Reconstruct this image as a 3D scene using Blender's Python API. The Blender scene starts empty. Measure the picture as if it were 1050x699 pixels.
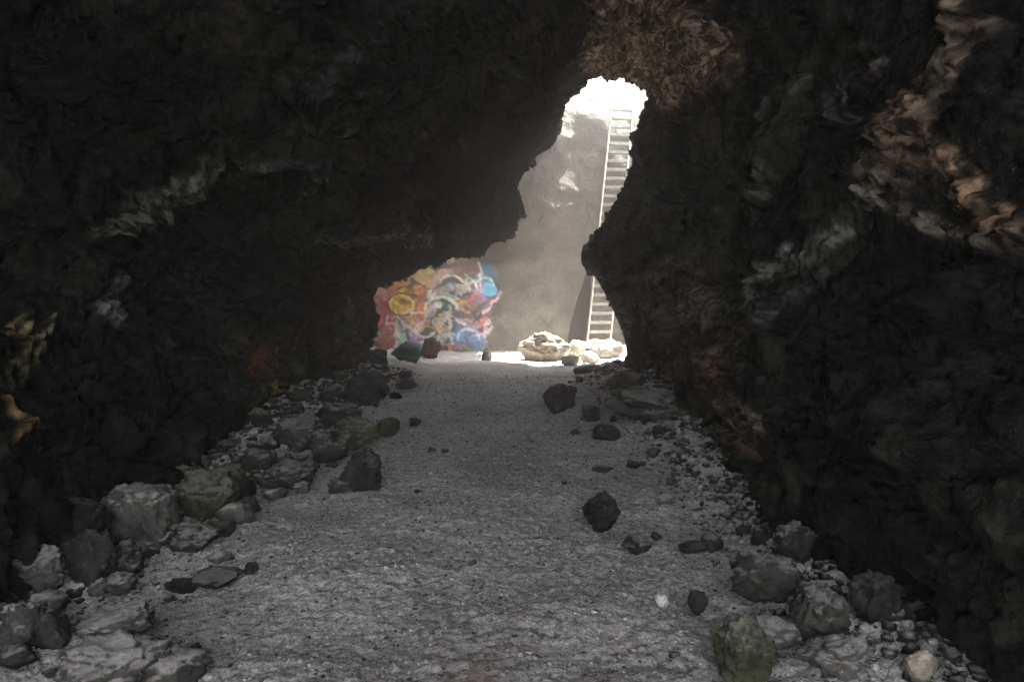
import bpy, math, random
import numpy as np
from mathutils import Vector

# ------------------------------------------------------------------ camera
scn = bpy.context.scene
EYE = 1.5
HORIZON = 310.0
F = 700.0
PITCH = math.atan((349.5 - HORIZON) / F)
cam_data = bpy.data.cameras.new("camera")
cam_data.lens = 24.0
cam_data.sensor_width = 36.0
cam_data.clip_start = 0.02
cam_data.clip_end = 500.0
cam = bpy.data.objects.new("camera", cam_data)
scn.collection.objects.link(cam)
cam.location = (0, 0, EYE)
cam.rotation_euler = (math.radians(90) - PITCH, 0, 0)
scn.camera = cam

# ------------------------------------------------------------------ light
SUN_DIR = Vector((-0.27, -0.05, -1.0)).normalized()      # the way the light travels
world = bpy.data.worlds.new("World")
scn.world = world
world.use_nodes = True
wn = world.node_tree.nodes
bg = wn["Background"]
sky = wn.new("ShaderNodeTexSky")
sky.sky_type = 'NISHITA'
sky.sun_disc = False
sky.sun_elevation = math.asin(-SUN_DIR.z)
sky.sun_rotation = math.atan2(-SUN_DIR.x, -SUN_DIR.y)
veil = wn.new("ShaderNodeHueSaturation")                 # thin high cloud: a less saturated sky
veil.inputs['Saturation'].default_value = 0.22
world.node_tree.links.new(sky.outputs[0], veil.inputs['Color'])
world.node_tree.links.new(veil.outputs[0], bg.inputs[0])
bg.inputs[1].default_value = 0.15
sun_data = bpy.data.lights.new("sun", 'SUN')
sun_data.energy = 5.0
sun_data.angle = math.radians(0.5)
sun_data.color = (1.0, 0.95, 0.87)
sun = bpy.data.objects.new("sun", sun_data)
scn.collection.objects.link(sun)
sun.rotation_euler = SUN_DIR.to_track_quat('-Z', 'Y').to_euler()
sun.location = (0, 0, 30)

scn.view_settings.view_transform = 'Standard'
scn.view_settings.look = 'None'
scn.view_settings.exposure = 3.62
scn.view_settings.gamma = 1.0
scn.cycles.use_denoising = True
scn.cycles.max_bounces = 10
scn.cycles.diffuse_bounces = 6
scn.cycles.volume_bounces = 1
scn.cycles.sample_clamp_indirect = 6.0
HAZE = 0.0145

# ------------------------------------------------------------------ noise (numpy)
def _hash(ix, iy, iz, seed):
    h = (ix.astype(np.int64) * 374761393 + iy.astype(np.int64) * 668265263 + iz.astype(np.int64) * 2147483647 + seed * 974634777) & 0xffffffff
    h = ((h ^ (h >> 13)) * 1274126177) & 0xffffffff
    h = ((h ^ (h >> 15)) * 2246822519) & 0xffffffff
    return (h ^ (h >> 16)) & 0xffffffff

_rg = np.random.RandomState(5)
GR = _rg.normal(size=(256, 3))
GR /= np.linalg.norm(GR, axis=1)[:, None]

def perlin(P, seed=0):
    I = np.floor(P).astype(np.int64)
    f = P - I
    w = f * f * f * (f * (f * 6 - 15) + 10)
    out = 0
    for dx in (0, 1):
        for dy in (0, 1):
            for dz in (0, 1):
                g = GR[_hash(I[:, 0] + dx, I[:, 1] + dy, I[:, 2] + dz, seed) & 255]
                d = g[:, 0] * (f[:, 0] - dx) + g[:, 1] * (f[:, 1] - dy) + g[:, 2] * (f[:, 2] - dz)
                wx = w[:, 0] if dx else 1 - w[:, 0]
                wy = w[:, 1] if dy else 1 - w[:, 1]
                wz = w[:, 2] if dz else 1 - w[:, 2]
                out = out + d * wx * wy * wz
    return out * 1.5

def fbm(P, octaves=4, seed=0, gain=0.5):
    a, s, t = 1.0, 1.0, 0
    for o in range(octaves):
        t = t + a * perlin(P * s + o * 17.3, seed + o)
        a *= gain
        s *= 2.03
    return t

def ridged(P, octaves=4, seed=0, gain=0.5):
    a, s, t = 1.0, 1.0, 0
    for o in range(octaves):
        t = t + a * (1 - 2.2 * np.abs(perlin(P * s + o * 31.7, seed + o)))
        a *= gain
        s *= 2.1
    return t

def worley(P, seed=0):
    """distance to the nearest and second nearest cell point, plus a random tilt height of the nearest cell"""
    I = np.floor(P).astype(np.int64)
    f1 = np.full(len(P), 9.0); f2 = np.full(len(P), 9.0); hh = np.zeros(len(P))
    for dx in (-1, 0, 1):
        for dy in (-1, 0, 1):
            for dz in (-1, 0, 1):
                c = I + np.array([dx, dy, dz])
                h = _hash(c[:, 0], c[:, 1], c[:, 2], seed)
                q = np.stack([(h & 1023) / 1023.0, ((h >> 10) & 1023) / 1023.0, ((h >> 20) & 1023) / 1023.0], 1)
                v = P - (c + q)
                d = np.sqrt((v * v).sum(1))
                g = GR[(h >> 7) & 255]
                tilt = (g * v).sum(1) + 0.4 * (q[:, 0] - 0.5)
                m = d < f1
                f2 = np.where(m, f1, np.minimum(f2, d))
                hh = np.where(m, tilt, hh)
                f1 = np.where(m, d, f1)
    return f1, f2, hh

def smooth(a, b, x):
    t = np.clip((x - a) / (b - a), 0, 1)
    return t * t * (3 - 2 * t)

# ------------------------------------------------------------------ picking points
def at(px, py, depth):
    """world point seen in the direction (px, py) of the 1050 x 699 photograph at distance depth along y"""
    u, v = (px - 525) / F, (349.5 - py) / F
    d = Vector((u, math.cos(PITCH) + v * math.sin(PITCH), -math.sin(PITCH) + v * math.cos(PITCH)))
    return Vector((0, 0, EYE)) + d * (depth / d.y)

def bearing(P):
    """direction of points from the tripod, in photograph units"""
    x, y, z = P[:, 0], P[:, 1], P[:, 2] - EYE
    c, s = math.cos(PITCH), math.sin(PITCH)
    fw = y * c - z * s
    up = y * s + z * c
    fw = np.where(fw > 0.1, fw, 0.1)
    return 525 + F * x / fw, 349.5 - F * up / fw

# ------------------------------------------------------------------ materials
def new_mat(name):
    m = bpy.data.materials.new(name)
    m.use_nodes = True
    nt = m.node_tree
    for n in list(nt.nodes):
        nt.nodes.remove(n)
    out = nt.nodes.new("ShaderNodeOutputMaterial")
    b = nt.nodes.new("ShaderNodeBsdfPrincipled")
    nt.links.new(b.outputs[0], out.inputs[0])
    return m, nt, b

def noise_node(nt, vec, scale, detail=6, rough=0.6, dist=0.0):
    n = nt.nodes.new("ShaderNodeTexNoise")
    n.inputs['Scale'].default_value = scale
    n.inputs['Detail'].default_value = detail
    n.inputs['Roughness'].default_value = rough
    n.inputs['Distortion'].default_value = dist
    if vec is not None:
        nt.links.new(vec, n.inputs['Vector'])
    return n

def ramp(nt, src, stops):
    r = nt.nodes.new("ShaderNodeValToRGB")
    e = r.color_ramp.elements
    while len(e) < len(stops):
        e.new(0.5)
    for i, (p, c) in enumerate(stops):
        e[i].position = p
        e[i].color = (c[0], c[1], c[2], 1) if not isinstance(c, float) else (c, c, c, 1)
    nt.links.new(src, r.inputs[0])
    return r

def mixc(nt, fac, a, b, mode='MIX'):
    m = nt.nodes.new("ShaderNodeMix")
    m.data_type = 'RGBA'
    m.blend_type = mode
    if isinstance(fac, float): m.inputs[0].default_value = fac
    else: nt.links.new(fac, m.inputs[0])
    for s, k in ((a, 6), (b, 7)):
        if isinstance(s, tuple): m.inputs[k].default_value = (*s, 1)
        else: nt.links.new(s, m.inputs[k])
    return m.outputs[2]

def math_node(nt, op, a, b=None, clamp=False):
    m = nt.nodes.new("ShaderNodeMath")
    m.operation = op
    m.use_clamp = clamp
    for i, s in enumerate((a, b)):
        if s is None: continue
        if isinstance(s, (int, float)): m.inputs[i].default_value = s
        else: nt.links.new(s, m.inputs[i])
    return m.outputs[0]

def bump(nt, b, src, strength, dist, prev=None):
    n = nt.nodes.new("ShaderNodeBump")
    n.inputs['Strength'].default_value = strength
    n.inputs['Distance'].default_value = dist
    nt.links.new(src, n.inputs['Height'])
    if prev is not None:
        nt.links.new(prev, n.inputs['Normal'])
    nt.links.new(n.outputs[0], b.inputs['Normal'])
    return n.outputs[0]

def rock_wall_material():
    m, nt, b = new_mat("cave_rock")
    geo = nt.nodes.new("ShaderNodeNewGeometry")
    pos = geo.outputs['Position']
    n1 = noise_node(nt, pos, 1.3, 8, 0.62, 0.6)
    n2 = noise_node(nt, pos, 9.0, 8, 0.65, 0.3)
    base = ramp(nt, n1.outputs[0], [(0.34, (0.006, 0.006, 0.006)), (0.52, (0.012, 0.0115, 0.011)), (0.66, (0.034, 0.032, 0.028)), (0.8, (0.10, 0.09, 0.078))])
    fine = ramp(nt, n2.outputs[0], [(0.3, 0.45), (0.5, 0.9), (0.72, 1.7)])
    col = mixc(nt, 1.0, base.outputs[0], fine.outputs[0], 'MULTIPLY')
    at1 = nt.nodes.new("ShaderNodeAttribute")
    at1.attribute_name = "paint"
    fine2 = ramp(nt, n2.outputs[0], [(0.36, 0.22), (0.5, 0.9), (0.66, 1.45)])
    fine3 = ramp(nt, n2.outputs[0], [(0.3, 0.75), (0.5, 0.97), (0.7, 1.12)])
    sp = nt.nodes.new('ShaderNodeSeparateXYZ')
    nt.links.new(pos, sp.inputs[0])
    inch = math_node(nt, 'MULTIPLY', math_node(nt, 'SUBTRACT', sp.outputs[1], 15.5), 1.0, True)   # smoother rock in the chamber
    fsel = mixc(nt, inch, fine2.outputs[0], fine3.outputs[0])
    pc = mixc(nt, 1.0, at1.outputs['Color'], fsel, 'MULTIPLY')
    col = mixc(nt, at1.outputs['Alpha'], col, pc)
    nt.links.new(col, b.inputs['Base Color'])
    b.inputs['Roughness'].default_value = 0.78
    b.inputs['Specular IOR Level'].default_value = 0.0
    v = nt.nodes.new("ShaderNodeTexVoronoi")
    v.inputs['Scale'].default_value = 14
    nt.links.new(pos, v.inputs['Vector'])
    p = bump(nt, b, v.outputs['Distance'], 0.25, 0.04)
    p = bump(nt, b, n2.outputs[0], 0.75, 0.10, p)
    n3 = noise_node(nt, pos, 40, 6, 0.75)
    bump(nt, b, n3.outputs[0], 0.8, 0.03, p)
    return m

def stone_material(name, dark, mid, dust, dust_amt, moss=0.0):
    m, nt, b = new_mat(name)
    geo = nt.nodes.new("ShaderNodeNewGeometry")
    tc = nt.nodes.new("ShaderNodeTexCoord")
    oi = nt.nodes.new("ShaderNodeObjectInfo")
    pos = geo.outputs['Position']
    n1 = noise_node(nt, pos, 7, 7, 0.65, 0.4)
    n2 = noise_node(nt, pos, 38, 6, 0.7)
    base = ramp(nt, n1.outputs[0], [(0.32, dark), (0.66, mid)])
    rv = ramp(nt, oi.outputs['Random'], [(0.0, 0.65), (1.0, 1.45)])
    col = mixc(nt, 1.0, base.outputs[0], rv.outputs[0], 'MULTIPLY')
    pit = ramp(nt, n2.outputs[0], [(0.35, 0.6), (0.55, 1.0), (0.75, 1.35)])
    col = mixc(nt, 1.0, col, pit.outputs[0], 'MULTIPLY')
    if moss:
        n4 = noise_node(nt, pos, 5, 5, 0.6)
        r4 = ramp(nt, n4.outputs[0], [(0.42, 0.0), (0.6, moss)])
        col = mixc(nt, r4.outputs[0], col, (0.045, 0.047, 0.028))
    # loose dust that settled on the faces that point up
    sep = nt.nodes.new("ShaderNodeSeparateXYZ")
    nt.links.new(geo.outputs['Normal'], sep.inputs[0])
    h = math_node(nt, 'ADD', sep.outputs[2], math_node(nt, 'MULTIPLY', math_node(nt, 'SUBTRACT', n1.outputs[0], 0.5), 1.6))
    h = math_node(nt, 'ADD', h, math_node(nt, 'MULTIPLY', math_node(nt, 'SUBTRACT', n2.outputs[0], 0.5), 1.0))
    r = ramp(nt, h, [(0.55, 0.0), (1.0, dust_amt)])
    col = mixc(nt, r.outputs[0], col, dust)
    nt.links.new(col, b.inputs['Base Color'])
    b.inputs['Roughness'].default_value = 0.9
    b.inputs['Specular IOR Level'].default_value = 0.06
    p = bump(nt, b, n1.outputs[0], 0.5, 0.05)
    bump(nt, b, n2.outputs[0], 0.7, 0.015, p)
    return m

def floor_material():
    m, nt, b = new_mat("volcanic_sand")
    geo = nt.nodes.new("ShaderNodeNewGeometry")
    pos = geo.outputs['Position']
    n1 = noise_node(nt, pos, 0.9, 5, 0.6, 0.5)
    n2 = noise_node(nt, pos, 21, 8, 0.75, 0.1)
    n3 = noise_node(nt, pos, 85, 4, 0.7)
    base = ramp(nt, n1.outputs[0], [(0.3, (0.29, 0.27, 0.26)), (0.5, (0.40, 0.385, 0.38)), (0.7, (0.47, 0.455, 0.45))])
    f2 = ramp(nt, n2.outputs[0], [(0.36, 0.32), (0.48, 0.85), (0.66, 1.25)])
    f3 = ramp(nt, n3.outputs[0], [(0.36, 0.45), (0.5, 1.0), (0.66, 1.35)])
    col = mixc(nt, 1.0, base.outputs[0], f2.outputs[0], 'MULTIPLY')
    col = mixc(nt, 1.0, col, f3.outputs[0], 'MULTIPLY')
    at1 = nt.nodes.new("ShaderNodeAttribute")
    at1.attribute_name = "paint"
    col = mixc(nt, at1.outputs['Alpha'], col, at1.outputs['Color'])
    nt.links.new(col, b.inputs['Base Color'])
    b.inputs['Roughness'].default_value = 0.95
    b.inputs['Specular IOR Level'].default_value = 0.0
    v = nt.nodes.new("ShaderNodeTexVoronoi")
    v.inputs['Scale'].default_value = 26
    nt.links.new(pos, v.inputs['Vector'])
    p = bump(nt, b, n2.outputs[0], 0.6, 0.05)
    p = bump(nt, b, v.outputs['Distance'], 0.4, 0.02, p)
    bump(nt, b, n3.outputs[0], 0.6, 0.01, p)
    return m

M_WALL = rock_wall_material()
M_FLOOR = floor_material()
DUST = (0.30, 0.285, 0.27)
M_STONE = stone_material("dark_basalt", (0.012, 0.012, 0.011), (0.05, 0.047, 0.043), DUST, 0.5)
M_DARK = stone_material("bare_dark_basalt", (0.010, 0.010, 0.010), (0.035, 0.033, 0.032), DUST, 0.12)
M_DUSTY = stone_material("dust_covered_rock", (0.04, 0.038, 0.035), (0.085, 0.08, 0.075), (0.30, 0.285, 0.27), 0.85)
M_MOSSY = stone_material("green_stained_rock", (0.018, 0.019, 0.012), (0.06, 0.06, 0.04), DUST, 0.4, moss=0.35)
M_PALE = stone_material("pale_chamber_rock", (0.30, 0.27, 0.23), (0.46, 0.42, 0.37), (0.55, 0.52, 0.48), 0.7)
M_BROWN = stone_material("ochre_brown_rock", (0.13, 0.11, 0.085), (0.24, 0.21, 0.165), (0.5, 0.45, 0.38), 0.6)
M_TEAL = stone_material("green_painted_rock", (0.010, 0.032, 0.025), (0.022, 0.075, 0.055), DUST, 0.4)
M_RUST = stone_material("red_painted_rock", (0.06, 0.025, 0.022), (0.17, 0.065, 0.045), DUST, 0.35)
M_WHITE = stone_material("white_stone", (0.6, 0.6, 0.58), (0.75, 0.75, 0.73), (0.8, 0.8, 0.78), 0.3)

# ------------------------------------------------------------------ mesh helpers
def link(name, me, kind=None, label=None, cat=None, group=None, parent=None):
    o = bpy.data.objects.new(name, me)
    scn.collection.objects.link(o)
    if kind: o["kind"] = kind
    if label: o["label"] = label
    if cat: o["category"] = cat
    if group: o["group"] = group
    if parent: o.parent = parent
    return o

def mesh_from_arrays(name, V, Q, mat, paint=None, shade=True):
    me = bpy.data.meshes.new(name)
    V = np.ascontiguousarray(V, dtype=np.float32)
    Q = np.ascontiguousarray(Q, dtype=np.int32)
    k = Q.shape[1]
    me.vertices.add(len(V)); me.vertices.foreach_set("co", V.ravel())
    me.loops.add(Q.size); me.loops.foreach_set("vertex_index", Q.ravel())
    me.polygons.add(len(Q))
    me.polygons.foreach_set("loop_start", np.arange(0, Q.size, k, dtype=np.int32))
    me.polygons.foreach_set("loop_total", np.full(len(Q), k, dtype=np.int32))
    me.polygons.foreach_set("use_smooth", np.full(len(Q), shade, dtype=bool))
    me.update(calc_edges=True)
    if paint is not None:
        a = me.color_attributes.new("paint", 'FLOAT_COLOR', 'POINT')
        a.data.foreach_set("color", np.ascontiguousarray(paint, dtype=np.float32).ravel())
    me.materials.append(mat)
    return me

def used_only(V, Q, paint):
    ids, inv = np.unique(Q.ravel(), return_inverse=True)
    return V[ids], inv.reshape(Q.shape), paint[ids]

# ------------------------------------------------------------------ the cave: one lofted tube of rock
# ring points run from the foot of the left wall over the roof to the foot of the right wall
MID = [(-2.95,-.9),(-2.85,0.1),(-3.15,0.8),(-3.45,1.4),(-3.5,2.0),(-3.1,2.5),(-2.5,2.9),(-1.9,3.3),(-1.3,3.6),(-.8,3.9),(-.3,4.2),(0.1,4.4),
       (0.4,4.7),(.7,4.9),(1.0,5.0),(1.4,5.0),(1.8,4.8),(2.1,4.4),(2.35,3.9),(2.5,3.3),(2.5,2.7),(2.35,2.1),(2.15,1.5),(2.0,.9),(1.88,.2),(1.85,-.9)]
N = len(MID)
MIDA = np.array(MID)
def ring(y, xz):
    return np.array([(x, y, z) for x, z in xz])
slot_px = [(366,425,15.0),(378,368,15.0),(386,338,15.0),(384,297,15.0),(406,283,15.2),(432,268,15.2),(478,255,15.2),(516,236,15.0),(533,212,14.8),(528,185,14.6),
           (550,160,14.4),(569,140,14.4),(572,115,14.4),(598,88,14.4),(625,79,14.4),(650,83,14.2),(670,100,13.6),(657,125,12.8),(654,160,12.2),(642,195,11.8),
           (628,220,11.4),(611,247,11.0),(622,276,11.4),(638,310,11.8),(648,350,12.2),(648,430,12.6)]
SLOT = np.array([tuple(at(*p)) for p in slot_px])
def blend(a, b, t, dy=None):
    r = a * (1 - t) + b * t
    return r
R_mouth = ring(-4.0, [(x * 1.25 - 0.1, z * 1.10 if z > 0 else z) for x, z in MID])
R_in = ring(-1.5, [(x * 1.15 - 0.1, z * 1.05 if z > 0 else z) for x, z in MID])
for R_, y_ in ((R_mouth, 0.0), (R_in, -0.9)):              # unseen entrance, its roof edge set for the sky light let in
    t_ = np.clip((R_[:, 2] - 2.2) / 2.2, 0, 1)
    R_[:, 1] += y_ * t_ * t_ * (3 - 2 * t_)
R0 = ring(1.5, [(x * 1.05, z) for x, z in MID])
R1 = ring(5.0, MID)
R0[0:3, 0] += 0.55; R1[0:3, 0] += 0.42; R0[3, 0] += 0.3; R1[3, 0] += 0.2
R0[23:26, 0] -= 0.35; R1[24:26, 0] -= 0.08
for R_, k_ in ((R_mouth, 1.3), (R_in, 1.3), (R0, 1.2), (R1, 0.35)):   # unseen near roof raised to let more sky light onto the floor
    R_[:, 2] += k_ * np.clip(R_[:, 2] - 2.5, 0, None)
R2 = ring(8.0, MID) * 0.62 + SLOT * 0.38; R2[:, 1] = 8.2
R2[1:8, 0] -= 0.12
R3 = ring(11.0, MID) * 0.28 + SLOT * 0.72; R3[:, 1] = SLOT[:, 1] - 3.0
R3[0:4, 0] -= 0.15
R3[18:26, 0] += 0.25
R4 = SLOT.copy(); R4[:, 1] -= 0.8; cen = np.array([0.6, 14, 3.0])
R4[:, [0, 2]] += (R4[:, [0, 2]] - cen[[0, 2]]) * 0.035
R5 = SLOT.copy()
R6 = SLOT.copy(); R6[:, 1] += 0.55; R6[:, [0, 2]] += (R6[:, [0, 2]] - cen[[0, 2]]) * 0.10
# the wide chamber behind the slot
CH = [(-4.3,-.9),(-4.9,0.2),(-5.1,1.2),(-5.0,2.2),(-4.7,3.1),(-4.2,4.0),(-3.5,4.8),(-2.8,5.6),(-2.1,6.3),(-1.4,7.0),(-.7,7.6),(0.1,8.1),(0.9,8.6),
      (1.8,9.0),(2.8,9.3),(3.8,9.3),(4.8,9.0),(5.6,8.4),(6.1,7.5),(6.3,6.5),(6.3,5.4),(6.2,4.3),(6.1,3.2),(6.0,2.1),(5.8,1.0),(5.6,-.9)]
R7 = ring(16.6, CH); R7 = R7 * 0.8 + np.array([0.6, 16.4, 3.5]) * 0.2; R7[:, 1] = 16.2
R8 = ring(17.6, CH)
R9 = ring(19.0, CH)
def shrunk(y, k, cx=1.2, cz=-0.9):
    r = ring(y, CH)
    r[:, 0] = cx + (r[:, 0] - cx) * k
    r[:, 2] = cz + (r[:, 2] - cz) * k
    return r
R10 = shrunk(20.0, 0.94)
R11 = shrunk(20.7, 0.78)
R12 = shrunk(21.0, 0.38)
R13 = shrunk(21.1, 0.0)
for R_ in (R9, R10, R11, R12, R13):                        # the back wall leans away above and lets the sun reach its top
    R_[:, 1] -= 0.03 * np.clip(R_[:, 2] - 1, 0, None)
for R_ in (R10, R11):
    R_[:, 1] += 1.25 * np.clip(R_[:, 2] - 6.7, 0, None)
RINGS = np.array([R_mouth, R_in, R0, R1, R2, R3, R4, R5, R6, R7, R8, R9, R10, R11, R12, R13])
ROWS = [12, 40, 190, 150, 120, 90, 40, 26, 30, 40, 40, 50, 55, 60, 60]
UC = 32

def catmull(P, t):
    """P (n, ...) sampled at float indices t"""
    n = len(P)
    i = np.clip(np.floor(t).astype(int), 0, n - 2)
    f = (t - i).reshape((-1,) + (1,) * (P.ndim - 1))
    p0 = P[np.clip(i - 1, 0, n - 1)]; p1 = P[i]; p2 = P[i + 1]; p3 = P[np.clip(i + 2, 0, n - 1)]
    m1 = (p2 - p0) * 0.5; m2 = (p3 - p1) * 0.5
    f2 = f * f; f3 = f2 * f
    return (2*f3 - 3*f2 + 1) * p1 + (f3 - 2*f2 + f) * m1 + (-2*f3 + 3*f2) * p2 + (f3 - f2) * m2

tv = np.concatenate([i + np.arange(k) / k for i, k in enumerate(ROWS)] + [np.array([len(ROWS)])])
tu = np.arange((N - 1) * UC + 1) / UC
G = catmull(RINGS, tv)                                   # rows x N x 3
G = np.moveaxis(catmull(np.moveaxis(G, 1, 0), tu), 0, 1)  # rows x cols x 3
NR, NC = G.shape[:2]

def grid_normals(G):
    du = np.gradient(G, axis=1); dv = np.gradient(G, axis=0)
    n = np.cross(du, dv)
    L = np.linalg.norm(n, axis=2, keepdims=True)
    return n / np.maximum(L, 1e-9)

Nn = grid_normals(G)
mid = G[NR // 3, NC // 2]
if Nn[NR // 3, NC // 2, 2] > 0: Nn = -Nn                  # make them point into the cave
P = G.reshape(-1, 3).copy(); Nf = Nn.reshape(-1, 3)
dep = P[:, 1]
tvv = np.repeat(tv, NC)
slotness = np.exp(-((tvv - 7.0) / 1.1) ** 2)              # gentler near the slot outline
W = P + 0.13 * np.stack([perlin(P * 0.9, 40), perlin(P * 0.9, 41), perlin(P * 0.9, 42)], 1)
big = fbm(W * np.array([0.45, 0.35, 0.6]), 3, 1)
rid = ridged(W * np.array([1.0, 0.8, 1.5]), 5, 7, 0.52)
f1, f2, tilt = worley(W * np.array([1.5, 1.1, 2.1]), 3)
f1b, f2b, tiltb = worley(W * 4.6, 9)
crk = smooth(0.0, 0.09, f2 - f1); crkb = smooth(0.0, 0.12, f2b - f1b)
fine = fbm(P * 7.0, 4, 21, 0.55)
f1c, f2c, tiltc = worley(W * 11.0, 19)
f1d, f2d, tiltd = worley(W * 27.0, 29)
calm = 1 - 0.75 * smooth(8.8, 10.2, tvv)
d = 0.26 * big * (1 - 0.75 * slotness) + calm * 0.07 * (rid - 1.0) * (1 - 0.4 * slotness) + calm * 0.17 * tilt * (1 - 0.55 * slotness) - calm * calm * 0.05 * (1 - crk) \
    + (0.35 + 0.9 * smooth(-0.45, 0.45, perlin(P * 0.8, 71))) * (0.075 * tiltb - 0.022 * calm * (1 - crkb) + 0.040 * tiltc + 0.020 * tiltd + 0.026 * fine) * (1 - 0.45 * smooth(7.6, 8.6, tvv)) * calm
edge_fade = smooth(0.0, 1.2, tvv) * smooth(15.0, 14.3, tvv)
d = d * (0.25 + 0.75 * edge_fade)

# ledges and folds that stick out of the walls: (points in photograph units, half width, height, nearest, farthest, colour, strength)
FOLDS = [  # colours mix mineral tints with highlights painted on ridges and a groove's shade
    ([(1032,0),(1004,70),(965,130),(930,185),(905,205)], 16, .20, 2, 6.5, (.17,.13,.095), .8),
    ([(905,205),(945,232),(1000,243),(1060,250)], 9, .16, 2, 6.5, (.19,.165,.13), .8),
    ([(955,120),(975,170),(1005,210),(1060,242)], 17, .14, 2, 6.5, (.26,.17,.11), .8),
    ([(965,165),(985,200),(1010,215)], 16, .05, 2, 6.5, (.26,.165,.11), .6),
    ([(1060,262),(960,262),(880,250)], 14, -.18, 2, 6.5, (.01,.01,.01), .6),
    ([(905,212),(860,242),(830,262),(790,276),(768,305)], 12, .10, 2, 8, (.16,.16,.145), .7),
    ([(870,85),(885,95),(868,110),(885,135)], 9, .05, 2, 8, (.12,.12,.115), .6),
    ([(930,62),(912,90)], 5, .04, 2, 8, (.22,.19,.18), .7),
    ([(812,80),(795,120),(800,165),(785,200)], 7, .06, 2, 9, (.10,.10,.095), .6),
    ([(790,330),(815,300),(840,280)], 12, .05, 2, 9, (.09,.09,.085), .5),
    ([(690,335),(715,300),(705,330)], 14, .04, 3, 12, (.16,.13,.10), .5),
    ([(735,370),(750,405),(765,440)], 26, .05, 3, 12, (.14,.085,.055), .7),
    ([(785,420),(795,440)], 7, .02, 3, 12, (.26,.24,.21), .7),
    ([(700,420),(692,445)], 8, .05, 3, 12, (.22,.20,.18), .6),
    ([(640,10),(690,25),(715,60)], 34, .04, 5, 15, (.42,.30,.20), .95),
    ([(620,60),(650,70),(690,85)], 26, .03, 5, 15, (.38,.26,.17), .95),
    ([(735,0),(712,40),(725,55)], 8, .07, 5, 15, (.20,.18,.165), .7),
    ([(690,290),(650,330),(660,380)], 30, .03, 6, 13, (.10,.085,.06), .6),
    ([(108,240),(140,210),(185,185),(232,168)], 11, .12, 2, 9, (.12,.125,.10), .8),
    ([(130,235),(165,215),(200,190)], 7, .08, 2, 9, (.16,.165,.14), .7),
    ([(232,168),(290,165),(335,155),(362,128)], 5, .07, 3, 12, (.12,.12,.12), .7),
    ([(310,205),(332,182),(318,165)], 5, .05, 3, 12, (.12,.11,.11), .6),
    ([(305,246),(350,248),(400,242),(440,245)], 7, .10, 4, 14, (.16,.15,.135), .7),
    ([(350,60),(320,80),(375,45)], 8, .05, 4, 14, (.10,.10,.10), .5),
    ([(128,285),(118,310),(124,325),(106,318)], 8, .07, 2, 8, (.19,.19,.19), .8),
    ([(2,352),(12,338),(20,332)], 4.5, .05, 2, 7, (0.216, 0.176, 0.068), .85),
    ([(14,348),(10,368),(3,388)], 4.5, .05, 2, 7, (0.203, 0.162, 0.061), .85),
    ([(30,338),(28,362),(20,384),(22,396)], 4, .05, 2, 7, (0.189, 0.155, 0.068), .85),
    ([(46,328),(42,348),(33,356)], 3.5, .04, 2, 7, (0.203, 0.176, 0.081), .85),
    ([(3,412),(12,424),(22,430)], 4, .04, 2, 7, (0.189, 0.121, 0.047), .85),
    ([(22,432),(12,446),(2,462)], 5, .05, 2, 7, (0.203, 0.121, 0.047), .85),
    ([(6,395),(16,404),(24,402)], 3, .03, 2, 7, (.10,.085,.04), .8),
    ([(352,310),(345,350),(362,370)], 12, .05, 5, 16, (.15,.145,.13), .6),
    ([(375,310),(365,345)], 10, .04, 5, 16, (.07,.085,.05), .6),
    ([(255,360),(275,395),(300,420)], 26, .02, 5, 14, (.060,.058,.022), .6),
    ([(300,350),(325,380)], 22, .02, 5, 15, (.055,.042,.03), .5),
    ([(715,450),(740,490),(790,520)], 30, .02, 3, 11, (.050,.052,.034), .6),
    ([(760,360),(740,330),(700,370)], 26, .02, 3, 12, (.085,.062,.042), .5),
]
SPRAY = [   # spray paint on the left wall of the passage
    ([(247,360),(252,372),(249,384)], 5, (.19,.055,.035), .7),
    ([(244,365),(240,380)], 4, (.06,.06,.07), .8),
    ([(262,366),(260,386)], 8, (.15,.09,.055), .6),
    ([(263,428),(269,408),(273,393),(279,408),(285,425)], 3.0, (.40,.34,.03), .9),
    ([(267,412),(281,411)], 2.5, (.55,.48,.03), .8),
    ([(290,412),(296,402),(304,396),(298,408)], 3.2, (.34,.36,.03), .8),
    ([(255,405),(250,418),(254,428)], 6, (.06,.12,.03), .7),
    ([(300,372),(306,384)], 4, (.14,.16,.05), .5),
]
def seg_dist(bx, by, pts):
    best = np.full(len(bx), 1e9)
    for (x0, y0), (x1, y1) in zip(pts[:-1], pts[1:]):
        vx, vy = x1 - x0, y1 - y0
        t = np.clip(((bx - x0) * vx + (by - y0) * vy) / (vx * vx + vy * vy + 1e-9), 0, 1)
        best = np.minimum(best, np.hypot(bx - x0 - t * vx, by - y0 - t * vy))
    return best

paint = np.zeros((len(P), 4)); paint[:, :3] = 0.05
def add_paint(mask, col, a):
    a = np.clip(mask * a, 0, 1)
    na = a + paint[:, 3] * (1 - a)
    for c in range(3):
        paint[:, c] = np.where(na > 1e-6, (col[c] * a + paint[:, c] * paint[:, 3] * (1 - a)) / np.maximum(na, 1e-6), paint[:, c])
    paint[:, 3] = na

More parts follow.
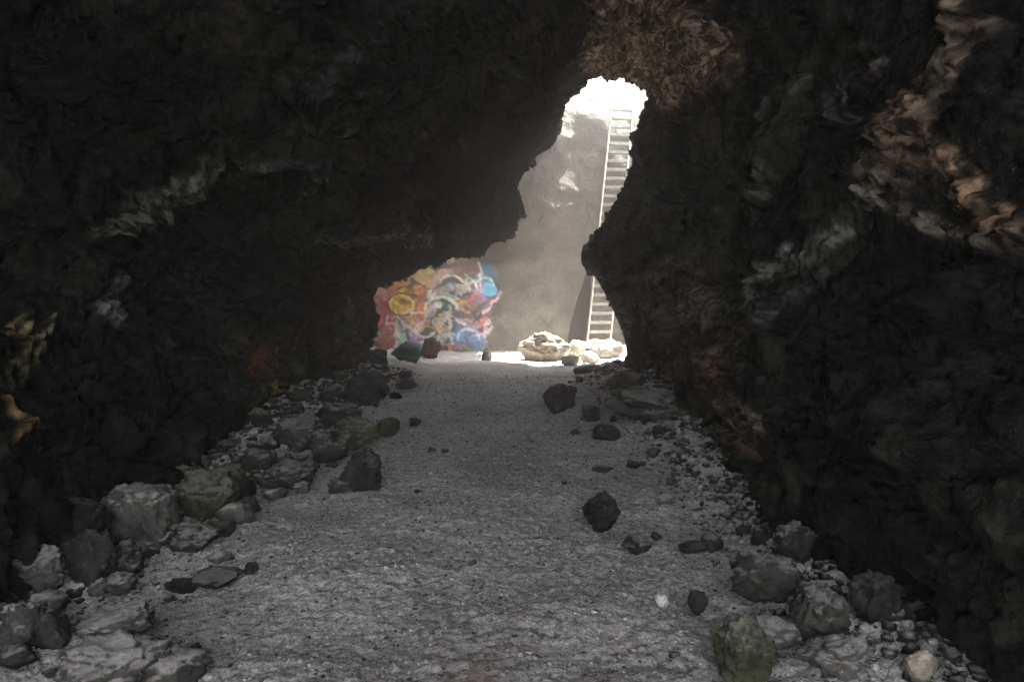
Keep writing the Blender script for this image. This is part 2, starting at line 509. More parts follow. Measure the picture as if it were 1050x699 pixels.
bx, by = bearing(P)
wob = 9 * perlin(P * 2.2, 60); wob2 = 9 * perlin(P * 2.2, 61)
wf = 5 * perlin(P * 6.5, 62); wf2 = 5 * perlin(P * 6.5, 63)
broken = smooth(-0.35, 0.35, fbm(P * 5.5, 4, 66, 0.6))
crest = smooth(-0.1, 0.7, ridged(P * 5.0, 4, 68, 0.6) * 0.8 + 0.25 * perlin(P * 15.0, 69))
grit = smooth(-0.5, 0.25, fbm(P * 13.0, 4, 64, 0.7))
front = (tvv > 1.0) & (tvv < 7.6)
for pts, w, hgt, n0, n1, colr, st in FOLDS:
    ok = front & (dep > n0) & (dep < n1)
    near_ok = np.where(ok)[0]
    D = seg_dist(bx[near_ok] + wob[near_ok] + wf[near_ok], by[near_ok] + wob2[near_ok] + wf2[near_ok], pts)
    g = np.exp(-(D / w) ** 2)
    full = np.zeros(len(P)); full[near_ok] = g
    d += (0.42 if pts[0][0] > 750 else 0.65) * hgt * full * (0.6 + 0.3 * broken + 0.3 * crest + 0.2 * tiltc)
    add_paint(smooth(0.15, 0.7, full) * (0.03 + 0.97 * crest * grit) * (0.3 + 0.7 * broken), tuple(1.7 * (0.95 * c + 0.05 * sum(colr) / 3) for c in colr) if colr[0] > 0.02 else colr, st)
for pts, w, colr, st in SPRAY:
    ok = np.where(front & (dep > 4) & (dep < 14.5))[0]
    D = seg_dist(bx[ok] + wf[ok] * .3, by[ok] + wf2[ok] * .3, pts)
    full = np.zeros(len(P)); full[ok] = smooth(1.2, 0.85, D / w)
    add_paint(full * (0.4 + 0.6 * broken), colr, st)

P2 = P + Nf * d[:, None]
# the chamber is paler rock
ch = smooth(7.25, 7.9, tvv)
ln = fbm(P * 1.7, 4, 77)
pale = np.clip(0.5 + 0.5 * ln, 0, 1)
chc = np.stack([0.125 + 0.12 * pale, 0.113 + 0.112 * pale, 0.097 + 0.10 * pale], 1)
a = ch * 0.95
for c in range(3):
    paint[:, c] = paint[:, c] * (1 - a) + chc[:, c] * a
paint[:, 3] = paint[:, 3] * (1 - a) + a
# spray paint and shaft-edge darkening on the back wall of the chamber
bx, by = bearing(P2)
back = np.where((tvv > 9.0) & (bx > 330) & (bx < 560) & (by > 200) & (by < 400))[0]
rr = random.Random(12)
GRAF_AND_SHAFT_EDGE = [([(440,250),(480,236),(512,222),(524,200)], 15, (.15,.11,.09)), ([(492,262),(502,250)], 12, (.13,.10,.085)), ([(470,262),(490,255)], 11, (.20,.14,.12)), ([(500,300),(498,335),(494,352)], 5, (.19,.15,.135)),  # brown rock, painted darker so the light shaft's left edge stands out
        ([(390,300),(396,345),(404,355)], 11, (.50,.14,.14)), ([(400,300),(412,330)], 8, (.62,.22,.22)), ([(424,275),(440,285)], 9, (.60,.45,.22)),
        ([(405,306),(414,300),(424,306),(420,318),(408,316),(405,306)], 5, (.85,.62,.08)), ([(412,309),(416,311)], 3, (.35,.12,.04)),
        ([(428,300),(436,316),(432,330)], 8, (.85,.30,.12)), ([(400,290),(415,288)], 6, (.75,.35,.14)), ([(388,296),(394,300)], 5, (.45,.25,.25)),
        ([(440,296),(452,280),(470,276)], 4, (.60,.42,.40)), ([(442,320),(448,300),(462,294),(476,296)], 4, (.75,.72,.72)),
        ([(450,312),(458,304),(468,308),(460,320),(452,330)], 4, (.70,.75,.73)), ([(448,330),(456,340),(452,350)], 5, (.62,.64,.70)),
        ([(455,308),(458,316)], 3, (.06,.22,.20)), ([(412,325),(410,345),(414,358)], 6, (.50,.72,.66)), ([(424,340),(434,358)], 6, (.62,.40,.66)),
        ([(432,345),(446,352)], 6, (.12,.14,.32)), ([(465,330),(466,350)], 5, (.10,.22,.40)), ([(468,352),(480,340),(490,352),(474,362)], 9, (.22,.34,.60)),
        ([(470,362),(482,360)], 4, (.20,.45,.20)), ([(460,366),(462,358)], 3, (.75,.40,.15)), ([(492,286),(500,290),(504,298),(490,296)], 6, (.18,.48,.72)),
        ([(499,276),(505,280)], 6, (.08,.18,.30)), ([(494,304),(496,312)], 4, (.30,.18,.45)), ([(470,316),(486,308),(490,320),(474,328)], 8, (.30,.19,.20)),
        ([(476,275),(485,285)], 12, (.24,.17,.16)), ([(458,262),(462,268)], 4, (.60,.62,.40)), ([(440,300),(438,330)], 3, (.80,.76,.70)),
        ([(420,318),(422,336)], 3, (.80,.70,.30)), ([(430,330),(424,345)], 4, (.78,.35,.50)), ([(484,335),(500,330)], 4, (.55,.40,.50))]
cols = [(.8,.3,.2), (.75,.72,.7), (.75,.72,.7), (.7,.68,.7), (.8,.5,.15), (.08,.08,.1), (.2,.35,.6), (.7,.45,.6), (.75,.6,.2), (.15,.15,.2), (.25,.5,.45), (.6,.2,.25)]
for k in range(64):
    x, y = rr.uniform(388, 500), rr.uniform(285, 362)
    if y < 330 - (x - 388) * 0.6: continue
    pts = [(x, y)]
    an = rr.uniform(0, 6.3)
    for s in range(rr.randint(3, 6)):
        an += rr.uniform(-1.2, 1.2)
        x += 5 * math.cos(an); y += 5 * math.sin(an)
        pts.append((x, y))
    GRAF_AND_SHAFT_EDGE.append((pts, rr.uniform(0.9, 1.8), rr.choice(cols)))
for cx_, cy_, r_, a0, a1, w_, c_ in ((452,318,17,3.3,6.2,1.5,(.82,.8,.78)), (452,318,13,3.5,6.6,1.1,(.07,.07,.09)), (412,312,12,0,6.0,1.4,(.9,.78,.3)), (412,312,15,1,5.5,.9,(.25,.05,.04)),
        (480,346,11,2.8,6.4,1.5,(.6,.7,.85)), (436,338,10,0.4,4.4,1.4,(.85,.8,.8)), (463,292,12,3.4,6.0,1.3,(.8,.76,.72)), (400,338,9,4.2,7.6,1.3,(.85,.55,.5)), (474,318,10,0.2,3.6,1.2,(.12,.1,.2)), (497,292,9,3.0,6.3,1.3,(.5,.75,.9))):
    GRAF_AND_SHAFT_EDGE.append(([(cx_ + r_ * math.cos(a0 + (a1 - a0) * q / 9), cy_ + 0.8 * r_ * math.sin(a0 + (a1 - a0) * q / 9)) for q in range(10)], w_, c_))
worn = smooth(-0.55, 0.15, fbm(P[back] * 4.0, 4, 90, 0.6))
for pts, w, colr in GRAF_AND_SHAFT_EDGE:
    D = seg_dist(bx[back] + wf[back] * 0.15, by[back] + wf2[back] * 0.15, pts)
    full = np.zeros(len(P)); full[back] = smooth(1.1, 0.9, D / w) * (0.45 + 0.55 * worn)
    add_paint(full, tuple(1.2 * (0.97 * c + 0.03 * sum(colr) / 3) for c in colr), 0.92)

# ---- opening in the roof of the chamber
cx, cy = 4.1, 19.9
ang = np.arctan2(P2[:, 1] - cy, P2[:, 0] - cx)
rim = 1 + 0.10 * np.sin(3 * ang + 1) + 0.06 * np.sin(7 * ang) + 0.10 * perlin(P2 * 1.6, 99) + 0.05 * perlin(P2 * 5, 98)
inside = (((P2[:, 0] - cx) / 2.75) ** 2 + ((P2[:, 1] - cy) / 3.1) ** 2 < rim ** 2) & (P2[:, 2] > 5.5 + 2.9 * smooth(19.3, 20.4, P2[:, 1])) & (tvv > 8.3)
idx = np.arange(NR * NC).reshape(NR, NC)
Q = np.stack([idx[:-1, :-1], idx[:-1, 1:], idx[1:, 1:], idx[1:, :-1]], -1)
drop = inside.reshape(NR, NC)
keep = ~(drop[:-1, :-1] & drop[:-1, 1:] & drop[1:, 1:] & drop[1:, :-1])
colid = np.broadcast_to(np.arange(NC - 1)[None, :], keep.shape)
rowid = np.broadcast_to(np.arange(NR - 1)[:, None], keep.shape)
chamber_row = int(np.searchsorted(tv, 7.6))
lf, rf = 6 * UC, 18 * UC
for name, sel in (("cave_wall_left", (colid < lf) & (rowid < chamber_row)), ("cave_ceiling", (colid >= lf) & (colid < rf) & (rowid < chamber_row)),
                  ("cave_wall_right", (colid >= rf) & (rowid < chamber_row)), ("cave_chamber_wall", rowid >= chamber_row)):
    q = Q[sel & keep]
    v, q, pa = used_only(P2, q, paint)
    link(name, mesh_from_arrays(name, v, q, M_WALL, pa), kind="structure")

# ------------------------------------------------------------------ the floor
def floor_h(x, y, detail=True):
    x = np.asarray(x, float); y = np.asarray(y, float)
    P3 = np.stack([x, y, np.zeros_like(x)], 1)
    le = -1.75 + 0.25 * np.sin(y * 0.9)
    re = 1.15 + 0.15 * np.sin(y * 1.3 + 1)
    h = 0.13 * np.clip(le - x, 0, 2.2) + 0.20 * np.clip(x - re, 0, 2)
    h = np.where(y > 14.5, h * smooth(16.5, 14.5, y), h)
    h = h + 0.28 * np.exp(-((x - 1.75) ** 2 / 0.5 + (y - 9.6) ** 2 / 5.5))          # rubble mound at the foot of the right wall
    h = h + 0.35 * np.exp(-((x - 2.4) ** 2 / 2.0 + (y - 19.2) ** 2 / 0.9))
    h = h + 0.30 * np.exp(-((x + 3.7) ** 2 / 0.8 + (y - 17.5) ** 2 / 3))
    h = h + 0.05 * fbm(P3 * 0.8, 2, 200)
    if detail:
        off = smooth(0.0, 0.8, np.maximum(le - x, x - re))
        h = h + (0.020 + 0.06 * off) * fbm(P3 * 2.6, 2, 210, 0.55)
        h = h + (0.0 + 0.02 * off) * ridged(P3 * 6.0, 3, 220, 0.55) * 0.8
        f1, f2, tl = worley(P3 * 9.0 + 3.3, 33)
        h = h + (0.022 + 0.03 * off) * (0.5 - f1)
        f1, f2, tl = worley(P3 * 22.0 + 1.3, 34)
        h = h + 0.017 * (0.5 - f1)
    return h

ys = [-6.0]
while ys[-1] < 1.2: ys.append(ys[-1] + 0.12)
while ys[-1] < 22: ys.append(ys[-1] + max(0.011, 0.0042 * ys[-1]))
ys = np.array(ys)
s = np.linspace(-1, 1, 901)
Yg, Sg = np.meshgrid(ys, s, indexing='ij')
Xg = Sg * (3.7 + 0.2 * np.clip(Yg, 0, 30))
H = floor_h(Xg.ravel(), Yg.ravel())
V = np.stack([Xg.ravel(), Yg.ravel(), H], 1)
nr, nc = Yg.shape
idx = np.arange(nr * nc).reshape(nr, nc)
Qf = np.stack([idx[:-1, :-1], idx[:-1, 1:], idx[1:, 1:], idx[1:, :-1]], -1).reshape(-1, 4)
pf = np.zeros((len(V), 4))
# brown and reddish earth showing in the foreground, chamber floor painted pale as sunlit
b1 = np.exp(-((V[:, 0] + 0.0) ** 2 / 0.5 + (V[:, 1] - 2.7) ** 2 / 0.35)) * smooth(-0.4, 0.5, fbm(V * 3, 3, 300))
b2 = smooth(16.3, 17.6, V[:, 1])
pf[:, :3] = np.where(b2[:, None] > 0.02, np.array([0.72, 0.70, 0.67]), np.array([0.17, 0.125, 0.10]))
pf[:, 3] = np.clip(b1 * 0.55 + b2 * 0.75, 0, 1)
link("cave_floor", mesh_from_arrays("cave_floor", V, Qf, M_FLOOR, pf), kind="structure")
# the land the cave lies in
gv = np.array([(-34, -34, -0.35), (34, -34, -0.35), (34, 34, -0.35), (-34, 34, -0.35)], float)
gv2, gq = [], []
n = 69
xs = np.linspace(-34, 34, n)
gx, gy = np.meshgrid(xs, xs, indexing='ij')
gz = -0.45 + 0.12 * fbm(np.stack([gx.ravel() * .3, gy.ravel() * .3, gx.ravel() * 0], 1), 3, 5)
gi = np.arange(n * n).reshape(n, n)
gq = np.stack([gi[:-1, :-1], gi[1:, :-1], gi[1:, 1:], gi[:-1, 1:]], -1).reshape(-1, 4)
link("ground", mesh_from_arrays("ground", np.stack([gx.ravel(), gy.ravel(), gz], 1), gq, M_FLOOR, np.zeros((n * n, 4))), kind="structure")

# ------------------------------------------------------------------ haze
def haze_box():
    x0, x1, y0, y1, z0, z1 = -35, 35, -35, 35, -1.8, 12.6
    v = np.array([(x, y, z) for x in (x0, x1) for y in (y0, y1) for z in (z0, z1)], float)
    q = np.array([(0, 1, 3, 2), (4, 6, 7, 5), (0, 4, 5, 1), (2, 3, 7, 6), (0, 2, 6, 4), (1, 5, 7, 3)])
    m = bpy.data.materials.new("dusty_air")
    m.use_nodes = True
    nt = m.node_tree
    for nd in list(nt.nodes): nt.nodes.remove(nd)
    out = nt.nodes.new("ShaderNodeOutputMaterial")
    pv = nt.nodes.new("ShaderNodeVolumePrincipled")
    pv.inputs['Color'].default_value = (0.93, 0.90, 0.86, 1)
    pv.inputs['Density'].default_value = HAZE
    pv.inputs['Anisotropy'].default_value = 0.7
    nt.links.new(pv.outputs[0], out.inputs['Volume'])
    link("haze", mesh_from_arrays("haze", v, q, m, shade=False), kind="stuff")
haze_box()

# ------------------------------------------------------------------ rocks
def ico(sub):
    import bmesh
    bm = bmesh.new()
    bmesh.ops.create_icosphere(bm, subdivisions=sub, radius=1)
    V = np.array([v.co[:] for v in bm.verts]); T = np.array([[v.index for v in f.verts] for f in bm.faces])
    bm.free()
    return V, T
ICO = {k: ico(k) for k in (3, 4, 5)}

def rock_mesh(name, seed, size, mat, sub=4, cuts=11, rough=1.0, blocky=0.0):
    """size = full (width, depth, height) in metres; the base of the rock is at z = 0"""
    V, T = ICO[sub]
    V = V.copy()
    rs = np.random.RandomState(seed)
    off = rs.uniform(-50, 50, 3)
    V *= (1 + 0.28 * fbm(V * 0.9 + off, 2, seed))[:, None]
    for k in range(cuts):
        n = rs.normal(size=3); n /= np.linalg.norm(n)
        if blocky and k < 6:
            n = np.eye(3)[k % 3] * (1 if k < 3 else -1) + rs.normal(size=3) * 0.14; n /= np.linalg.norm(n)
        dd = rs.uniform(0.58, 0.86) - 0.06 * blocky
        over = V @ n - dd
        V = V - np.clip(over, 0, None)[:, None] * n * 0.86
    V *= (1 + rough * (0.15 * fbm(V * 2.3 + off, 5, seed + 3, 0.6)))[:, None]
    V *= (1 + rough * 0.035 * ridged(V * 6 + off, 3, seed + 9))[:, None]
    w1, w2, wt = worley(V * 3.2 + off, seed + 5)
    V *= (1 + rough * (0.10 * wt - 0.05 * (1 - smooth(0, 0.12, w2 - w1))))[:, None]
    lo, hi = V.min(0), V.max(0)
    V = (V - (lo + hi) / 2) / (hi - lo) * np.array(size)
    V[:, 2] += size[2] / 2
    return mesh_from_arrays(name, V, T, mat)

def ground_at(px, py):
    """the point of the floor seen at (px, py)"""
    lo = at(px, py, 1.0); d = lo - Vector((0, 0, EYE))
    t = 1.0
    for k in range(700):
        p = Vector((0, 0, EYE)) + d * t
        if k % 1 == 0 and p.z < 1.2:
            if p.z <= float(floor_h([p.x], [p.y], False)[0]):
                break
        t += 0.04
    return p

seedc = [100]
def rock(px, py, w, h, mat, label, name="rock", deep=None, sub=4, turn=None, lift=0.0, **kw):
    """a rock whose foot is seen at (px, py), w by h photograph units large"""
    p = ground_at(px, py)
    k = p.y / F
    seedc[0] += 1
    rs = random.Random(seedc[0])
    W, Hh = w * k, h * k
    D = deep if deep else W * rs.uniform(0.75, 1.05)
    sink = 0.14
    me = rock_mesh(name, seedc[0], (W, D, Hh * (1 + sink)), mat, sub, **kw)
    o = link(name, me, label=label, cat="boulder" if W > 0.3 else "stone")
    o.location = (p.x, p.y + D * 0.30, float(floor_h([p.x], [p.y + D * 0.3], False)[0]) - Hh * sink + lift)
    o.rotation_euler = (0, 0, rs.uniform(-0.25, 0.25) if turn is None else turn)
    return o

B = rock
# --- left bank, from the front to the back
B(96, 722, 120, 50, M_DUSTY, "broad pale dusty slab filling the bottom left corner of the photo", "boulder", sub=5)
B(160, 712, 90, 34, M_DUSTY, "low pinkish grey dusty stone beside the corner slab at the bottom edge", "stone")
B(20, 668, 44, 48, M_DUSTY, "upright pale block with a notch at the left edge of the photo", "boulder", sub=5, blocky=1.0)
B(12, 690, 40, 24, M_STONE, "small dark stone tucked under the upright pale block", "stone")
B(48, 668, 36, 38, M_DARK, "dark pitted stone right of the upright pale block", "stone")
B(108, 664, 86, 36, M_DUSTY, "low rounded dusty boulder half buried behind the corner slab", "boulder", sub=5)
B(28, 610, 62, 44, M_DUSTY, "wedge shaped pale slab sloping down at the left edge", "boulder", sub=5)
B(45, 630, 40, 22, M_DUSTY, "small pale stone just below the wedge shaped slab", "stone")
B(85, 606, 60, 60, M_DARK, "tall black boulder left of the stone with a curved pale rim", "boulder", sub=5)
B(122, 600, 48, 40, M_STONE, "dark rounded boulder with a curved pale rim", "boulder", sub=5)
B(118, 612, 30, 22, M_DUSTY, "small pinkish stone in front of the boulder with a pale rim", "stone")
B(98, 612, 22, 18, M_DUSTY, "small pale cube of rock in front of the tall black boulder", "stone")
B(68, 566, 70, 58, M_DARK, "large black boulder against the left wall beside the speckled pale block", "boulder", sub=5)
B(138, 560, 78, 58, M_DUSTY, "large speckled pale block with a flat top on the left bank", "boulder", sub=5, blocky=1.0)
B(152, 566, 46, 14, M_DUSTY, "thin pale slab lying at the foot of the speckled block", "stone")
B(190, 568, 62, 26, M_STONE, "flat dark triangular boulder at the edge of the left bank", "boulder", sub=5)
B(203, 531, 78, 46, M_MOSSY, "large green stained boulder on the left bank", "boulder", sub=5)
B(186, 500, 50, 22, M_STONE, "dark stone perched behind the large green stained boulder", "stone")
B(232, 508, 40, 30, M_MOSSY, "green stained stone right behind the largest green boulder", "stone")
B(250, 526, 30, 15, M_DARK, "small black stone in front of the left bank beside the green boulder", "stone")
B(170, 486, 46, 16, M_DUSTY, "low pale stone at the foot of the dark left wall", "stone")
B(292, 503, 56, 28, M_STONE, "long low dark boulder with two dusty patches on the left bank", "boulder", sub=5)
B(308, 506, 20, 12, M_DUSTY, "small pale stone leaning on the long low boulder", "stone")
B(262, 486, 38, 24, M_STONE, "dark stone halfway along the left bank", "stone")
B(336, 478, 42, 40, M_STONE, "round dark boulder with dusty top beside the two leaning ones", "boulder", sub=5)
B(303, 464, 54, 36, M_STONE, "dark boulder against the left wall above the round one", "boulder", sub=5)
B(368, 507, 44, 45, M_DARK, "black boulder standing on end at the edge of the path", "boulder", sub=5)
B(345, 508, 26, 14, M_STONE, "low dark stone at the foot of the black upright boulder", "stone")
B(362, 462, 46, 34, M_MOSSY, "greenish boulder leaning behind the black upright one", "boulder", sub=5)
B(397, 448, 24, 20, M_MOSSY, "small greenish stone on the path side of the greenish boulder", "stone")
B(340, 440, 40, 26, M_STONE, "dark boulder low against the left wall where the path narrows", "boulder")
B(366, 418, 42, 32, M_DARK, "black jagged boulder heap top near the left side of the opening", "boulder", sub=5)
B(386, 410, 26, 20, M_DARK, "small black stone right of the jagged boulder near the opening", "stone")
B(416, 400, 26, 11, M_DARK, "flat black stone on the path left of centre", "stone")
B(405, 410, 14, 8, M_DARK, "small black pebble just in front of the flat black stone", "stone")
B(425, 437, 13, 9, M_DARK, "lone black stone on the path left of centre, nearer than the flat one", "stone")
B(443, 464, 10, 5, M_DARK, "left one of two tiny black stones side by side on the path", "stone")
B(456, 465, 9, 5, M_DARK, "right one of two tiny black stones side by side on the path", "stone")
B(182, 612, 34, 14, M_DARK, "flat dark stone on the left side of the path", "stone")
B(215, 604, 54, 12, M_STONE, "long flat dark stone embedded in the left side of the path", "stone")
B(256, 590, 16, 11, M_DARK, "small black stone at the left side of the path", "stone")
B(197, 684, 22, 20, M_DARK, "black pointed stone at the bottom of the left bank", "stone")
# --- right side of the path
B(575, 424, 40, 30, M_DARK, "black lumpy boulder lying on the far right of the path", "boulder", sub=5)
B(607, 434, 20, 18, M_DARK, "round black stone beside the lumpy black boulder", "stone")
B(622, 453, 32, 16, M_DARK, "flat black stone nearer than the round one on the right", "stone")
B(590, 446, 10, 6, M_DARK, "tiny black stone in the middle of the path", "stone")
B(618, 547, 42, 40, M_DARK, "round black boulder alone on the right half of the path", "boulder", sub=5)
B(618, 486, 22, 9, M_STONE, "small dark stone between the far and near black boulders", "stone")
B(650, 482, 16, 10, M_DARK, "small black stone right of the small dark one on the path", "stone")
B(671, 470, 16, 9, M_DARK, "small black stone at the foot of the right rubble mound", "stone")
B(690, 498, 12, 8, M_STONE, "tiny dark stone at the right edge of the path by the wall", "stone")
B(655, 568, 34, 18, M_STONE, "brownish flat stone nearer than the round black boulder", "stone")
B(674, 556, 12, 9, M_DARK, "tiny black stone beside the brownish flat stone", "stone")
B(712, 568, 34, 12, M_DARK, "long black stone on the right edge of the path", "stone")
B(680, 623, 15, 11, M_WHITE, "small bright white stone on the path", "stone")
B(609, 630, 6, 4, M_WHITE, "tiny white pebble on the path left of the white stone", "stone")
B(717, 635, 22, 24, M_DARK, "small black stone leaning at the edge of the right bank", "stone")
B(784, 562, 26, 24, M_STONE, "small dark stone behind the large angular boulder on the right", "stone")
B(820, 582, 48, 44, M_STONE, "dark boulder against the right wall behind the angular one", "boulder", sub=5)
B(790, 624, 72, 54, M_STONE, "large angular dark boulder with a pale patch on the right bank", "boulder", sub=5, blocky=.6)
B(846, 664, 60, 58, M_STONE, "dark rounded boulder with a pale rim near the right wall", "boulder", sub=5)
B(770, 704, 74, 66, M_MOSSY, "big green stained boulder at the bottom edge on the right", "boulder", sub=5)
B(800, 668, 60, 26, M_DUSTY, "low pale stone wedged above the green stained boulder at right", "stone")
B(868, 700, 90, 34, M_DUSTY, "long pale ridge of rock at the bottom right", "boulder", sub=5)
B(950, 706, 40, 28, M_BROWN, "small ochre stone at the bottom edge on the far right", "stone")
B(905, 640, 60, 50, M_DARK, "black boulder in the dark corner by the right wall", "boulder", sub=5)
B(1018, 650, 50, 40, M_STONE, "dim boulder at the right edge of the photo", "boulder", sub=5)
B(668, 436, 96, 30, M_STONE, "dark brownish hump of rock at the foot of the right wall", "boulder", sub=5)
B(644, 402, 46, 20, M_STONE, "dark dusty rock at the right corner of the opening", "boulder")
# --- chamber floor
B(557, 371, 56, 32, M_BROWN, "big ochre boulder with sunlit top in the light shaft", "boulder", sub=5)
B(499, 370, 11, 14, M_BROWN, "small upright stone on the sunlit floor left of the shaft", "stone")
B(441, 367, 23, 22, M_RUST, "red sprayed boulder at the foot of the painted wall", "boulder")
B(415, 372, 32, 22, M_TEAL, "dark green sprayed boulder in front of the painted wall", "boulder")
B(384, 375, 26, 18, M_TEAL, "dark green boulder at the left corner of the opening", "boulder")
B(592, 366, 20, 16, M_PALE, "pale grey stone right of the ochre boulder", "stone")
B(585, 375, 20, 12, M_PALE, "grey stone in front of the ochre boulder", "stone")
B(626, 368, 32, 18, M_PALE, "pale pinkish boulder at the foot of the staircase", "boulder")
B(606, 374, 22, 14, M_PALE, "pale stone between the ochre boulder and the right wall", "stone")
B(605, 383, 34, 9, M_DARK, "flat black stone just in front of the chamber rubble", "stone")

# --- loose stones, one object each, copied from a few shapes
rs = random.Random(77)
protos = {}
for key, mat in (("s", M_STONE), ("d", M_DARK), ("u", M_DUSTY), ("p", M_PALE)):
    protos[key] = [rock_mesh("stone", 900 + 10 * ord(key) % 97 + i, (1, rs.uniform(.7, 1.0), rs.uniform(.5, .75)), mat, 3, cuts=9) for i in range(4)]
def scatter(n, xr, yr, sr, keys, label, group, power=2.2):
    c = 0
    for k in range(n * 4):
        if c >= n: break
        y = yr[0] + (yr[1] - yr[0]) * rs.random() ** 1.2
        x = rs.uniform(*xr) + 0.1 * math.sin(y)
        sz = sr[0] + (sr[1] - sr[0]) * rs.random() ** power
        o = link("stone", rs.choice(protos[rs.choice(keys)]), label=label, cat="stone", group=group)
        z = float(floor_h([x], [y], False)[0])
        o.location = (x, y, z - sz * 0.10)
        o.scale = (sz, sz * rs.uniform(.8, 1.1), sz * rs.uniform(.7, 1.1))
        o.rotation_euler = (rs.uniform(-.25, .25), rs.uniform(-.25, .25), rs.uniform(0, 6.28))
        c += 1
scatter(104, (-2.9, -1.6), (2.6, 7.5), (.05, .30), "sssuud", "loose stone among the rubble of the near left bank", "loose stones on the near left bank")
scatter(52, (-3.1, -1.9), (7.5, 14.5), (.10, .42), "ssdd", "loose stone among the rubble of the far left bank", "loose stones on the far left bank")
scatter(30, (1.2, 2.1), (2.7, 5.5), (.04, .20), "ssud", "loose stone on the bank along the near right wall", "loose stones by the near right wall")
scatter(24, (0.9, 2.0), (6.0, 13.0), (.05, .22), "ssdd", "loose stone at the foot of the right wall by the rubble mound", "loose stones by the far right wall")
scatter(18, (1.0, 4.2), (16.8, 19.0), (.12, .40), "pppu", "pale loose stone in the rubble under the roof opening", "pale stones under the roof opening")
scatter(14, (-1.7, 1.1), (2.8, 12.0), (.025, .07), "sd", "small loose stone lying on the sandy path", "small stones on the path")

# every loose stone is told from the others by its tone and by how near it lies to a rock one can find
ANCHORS = {"broad pale dusty slab": "broad slab in the bottom left corner", "upright pale block": "upright pale block at the left edge", "low rounded dusty": "low dusty boulder behind the corner slab",
    "wedge shaped": "wedge shaped pale slab at left", "large speckled": "large speckled pale block", "flat dark triangular": "flat triangular boulder by the left bank",
    "large green stained boulder on": "large green stained boulder at left", "low pale stone at the foot": "low pale stone by the left wall", "long low dark": "long low dark boulder on the left bank",
    "round dark boulder": "round boulder with dusty top at left", "black boulder standing": "black boulder standing on end", "dark boulder low against": "boulder where the path narrows",
    "black jagged": "jagged black boulder by the opening", "lone black stone": "lone black stone on the path", "long flat dark": "long flat stone at the left path edge",
    "black lumpy": "lumpy black boulder on the far path", "flat black stone nearer": "flat black stone on the far right path", "round black boulder": "round black boulder alone on the path",
    "dark brownish hump": "hump of rock at the right wall", "long black stone": "long black stone at the right path edge", "small bright white": "bright white stone on the path",
    "large angular": "large angular boulder on the right bank", "dark rounded boulder with a pale rim near": "rounded boulder near the right wall", "big green stained": "green stained boulder at bottom right",
    "long pale ridge": "long pale ridge at bottom right", "big ochre": "big ochre boulder in the light shaft", "pale pinkish": "pale boulder at the staircase foot"}
anc = [(o, h) for o in scn.objects if o.get("label") for k, h in ANCHORS.items() if o["label"].startswith(k)]
TONE = {M_STONE.name: "dark dusty", M_DARK.name: "black", M_DUSTY.name: "pale dusty", M_PALE.name: "pale sunlit"}
ORD = "closest second-closest third-closest fourth-closest fifth-closest sixth-closest seventh-closest eighth-closest ninth-closest tenth-closest".split()
ORD += [w + "-closest" for w in "eleventh twelfth thirteenth fourteenth fifteenth sixteenth seventeenth eighteenth nineteenth twentieth twenty-first twenty-second twenty-third twenty-fourth twenty-fifth twenty-sixth".split()]
per = {}
for o in [o for o in scn.objects if o.get("group")]:
    dist, k = min(((o.location - a_.location).length, i) for i, (a_, h) in enumerate(anc))
    per.setdefault((k, TONE[o.data.materials[0].name]), []).append((dist, o))
for (k, tone), lst in per.items():
    lst.sort(key=lambda q: q[0])
    for i, (dist, o) in enumerate(lst):
        if i < len(ORD):
            o["label"] = "%s loose stone, %s to the %s" % (tone, ORD[i], anc[k][1])

# --- gravel nobody could count
def gravel():
    r = np.random.RandomState(4)
    V0, T0 = ICO[3]
    import bmesh
    bm = bmesh.new(); bmesh.ops.create_icosphere(bm, subdivisions=1, radius=1)
    V0 = np.array([v.co[:] for v in bm.verts]); T0 = np.array([[v.index for v in f.verts] for f in bm.faces]); bm.free()
    n = 60000
    y = 1.9 * (14 / 1.9) ** r.rand(n)
    x = r.uniform(-1, 1, n) * np.minimum(3.2, 0.9 * y + .5)
    dens = 0.45 + 0.55 * smooth(1.2, 2.4, np.abs(x + 0.35))
    m = (x < 2.2) & (r.rand(n) < dens); x, y = x[m], y[m]; n = len(x)
    s = (0.004 + (0.010 + 0.035 * smooth(1.4, 2.1, np.abs(x + 0.35))) * r.rand(n) ** 3) * (0.7 + 0.07 * y)
    z = floor_h(x, y)
    Vs = V0[None] * (1 + 0.35 * r.uniform(-1, 1, (n, len(V0), 1)))
    Vs = Vs * np.stack([s, s * r.uniform(.7, 1.2, n), s * r.uniform(.45, .8, n)], 1)[:, None, :]
    Vs = Vs + np.stack([x, y, z + s * 0.25], 1)[:, None, :]
    T = (T0[None] + (np.arange(n) * len(V0))[:, None, None]).reshape(-1, 3)
    me = mesh_from_arrays("gravel", Vs.reshape(-1, 3), T, M_STONE, np.zeros((n * len(V0), 4)))
    me.materials.append(M_DUSTY); me.materials.append(M_FLOOR)
    me.polygons.foreach_set("material_index", np.repeat(np.where(r.rand(n) < smooth(1.3, 2.0, np.abs(x + 0.35)) * 0.6, 0, r.choice([0, 1, 2], n, p=[.10, .30, .6])), len(T0)).astype(np.int32))
    link("gravel", me, kind="stuff", label="fine gravel and crumbs of rock strewn over the floor", cat="gravel")
gravel()

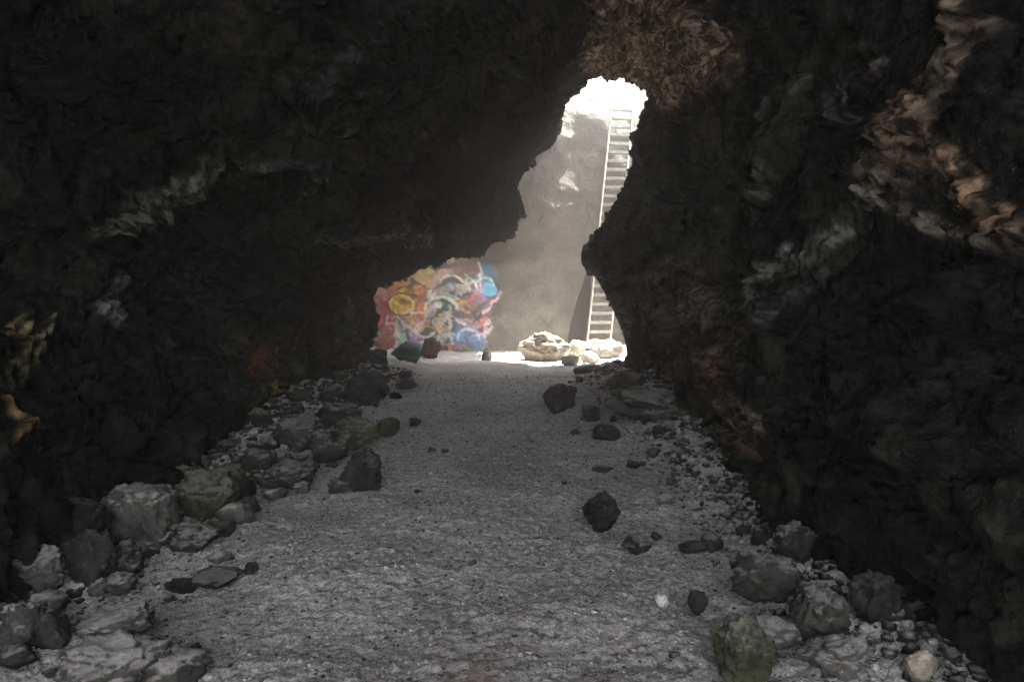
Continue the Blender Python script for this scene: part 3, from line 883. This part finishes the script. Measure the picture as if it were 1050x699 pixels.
def build_shade_wedge():  # added dark wedge, stands in for a strip of unlit wall
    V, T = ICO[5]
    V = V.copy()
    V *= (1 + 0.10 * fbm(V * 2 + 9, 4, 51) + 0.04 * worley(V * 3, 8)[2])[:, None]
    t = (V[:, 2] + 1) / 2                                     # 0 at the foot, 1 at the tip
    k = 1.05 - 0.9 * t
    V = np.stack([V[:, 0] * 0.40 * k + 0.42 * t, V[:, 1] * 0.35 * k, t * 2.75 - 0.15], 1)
    o = link("shade_wedge", mesh_from_arrays("shade_wedge", V, T, M_DARK), label="added dark wedge standing for the unlit wall strip between light shaft and staircase", cat="rock")
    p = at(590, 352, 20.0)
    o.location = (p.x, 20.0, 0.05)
build_shade_wedge()

# ------------------------------------------------------------------ steep staircase up to the roof opening
def metal():
    m, nt, b = new_mat("galvanised_steel")
    geo = nt.nodes.new("ShaderNodeNewGeometry")
    n1 = noise_node(nt, geo.outputs['Position'], 9, 6, 0.7)
    r = ramp(nt, n1.outputs[0], [(0.35, (0.24, 0.22, 0.20)), (0.6, (0.42, 0.41, 0.39))])
    nt.links.new(r.outputs[0], b.inputs['Base Color'])
    b.inputs['Roughness'].default_value = 0.55
    b.inputs['Metallic'].default_value = 0.15
    return m
M_STEEL = metal()

def bar_mesh(name, a, b, w, h, side, mat, bev=0.004):
    """a bar from a to b; w along side, h across"""
    import bmesh
    a, b = Vector(a), Vector(b)
    t = (b - a).normalized(); s = Vector(side).normalized(); u = t.cross(s).normalized(); s = u.cross(t)
    bm = bmesh.new()
    vs = []
    for p in (a, b):
        for i, j in ((-1, -1), (1, -1), (1, 1), (-1, 1)):
            vs.append(bm.verts.new(p + s * (i * w / 2) + u * (j * h / 2)))
    for f in ((0, 1, 2, 3), (7, 6, 5, 4), (0, 4, 5, 1), (1, 5, 6, 2), (2, 6, 7, 3), (3, 7, 4, 0)):
        bm.faces.new([vs[k] for k in f])
    bmesh.ops.recalc_face_normals(bm, faces=bm.faces)
    bmesh.ops.bevel(bm, geom=list(bm.edges), offset=bev, segments=2, affect='EDGES')
    me = bpy.data.meshes.new(name)
    bm.to_mesh(me); bm.free()
    me.materials.append(mat)
    return me

foot = at(613, 352, 19.2); top = at(639, 104, 20.6)
foot.z = 0.15
root = bpy.data.objects.new("staircase", None)
scn.collection.objects.link(root)
root.location = foot
root["label"] = "steep pale metal staircase climbing from the chamber floor to the roof opening"
root["category"] = "staircase"
rel = top - foot
half = 0.33
side = Vector((1, 0.15, 0)).normalized()
for sgn in (-1, 1):
    link("stringer", bar_mesh("stringer", side * (sgn * half), rel + side * (sgn * half), 0.045, 0.12, side, M_STEEL), parent=root)
ntr = 28
tm = bar_mesh("tread", side * (-half + .03), side * (half - .03), 0.08, 0.18, (0, 0, 1), M_STEEL)
for k in range(1, ntr):
    o = link("tread", tm, parent=root)
    o.location = rel * (k / ntr)
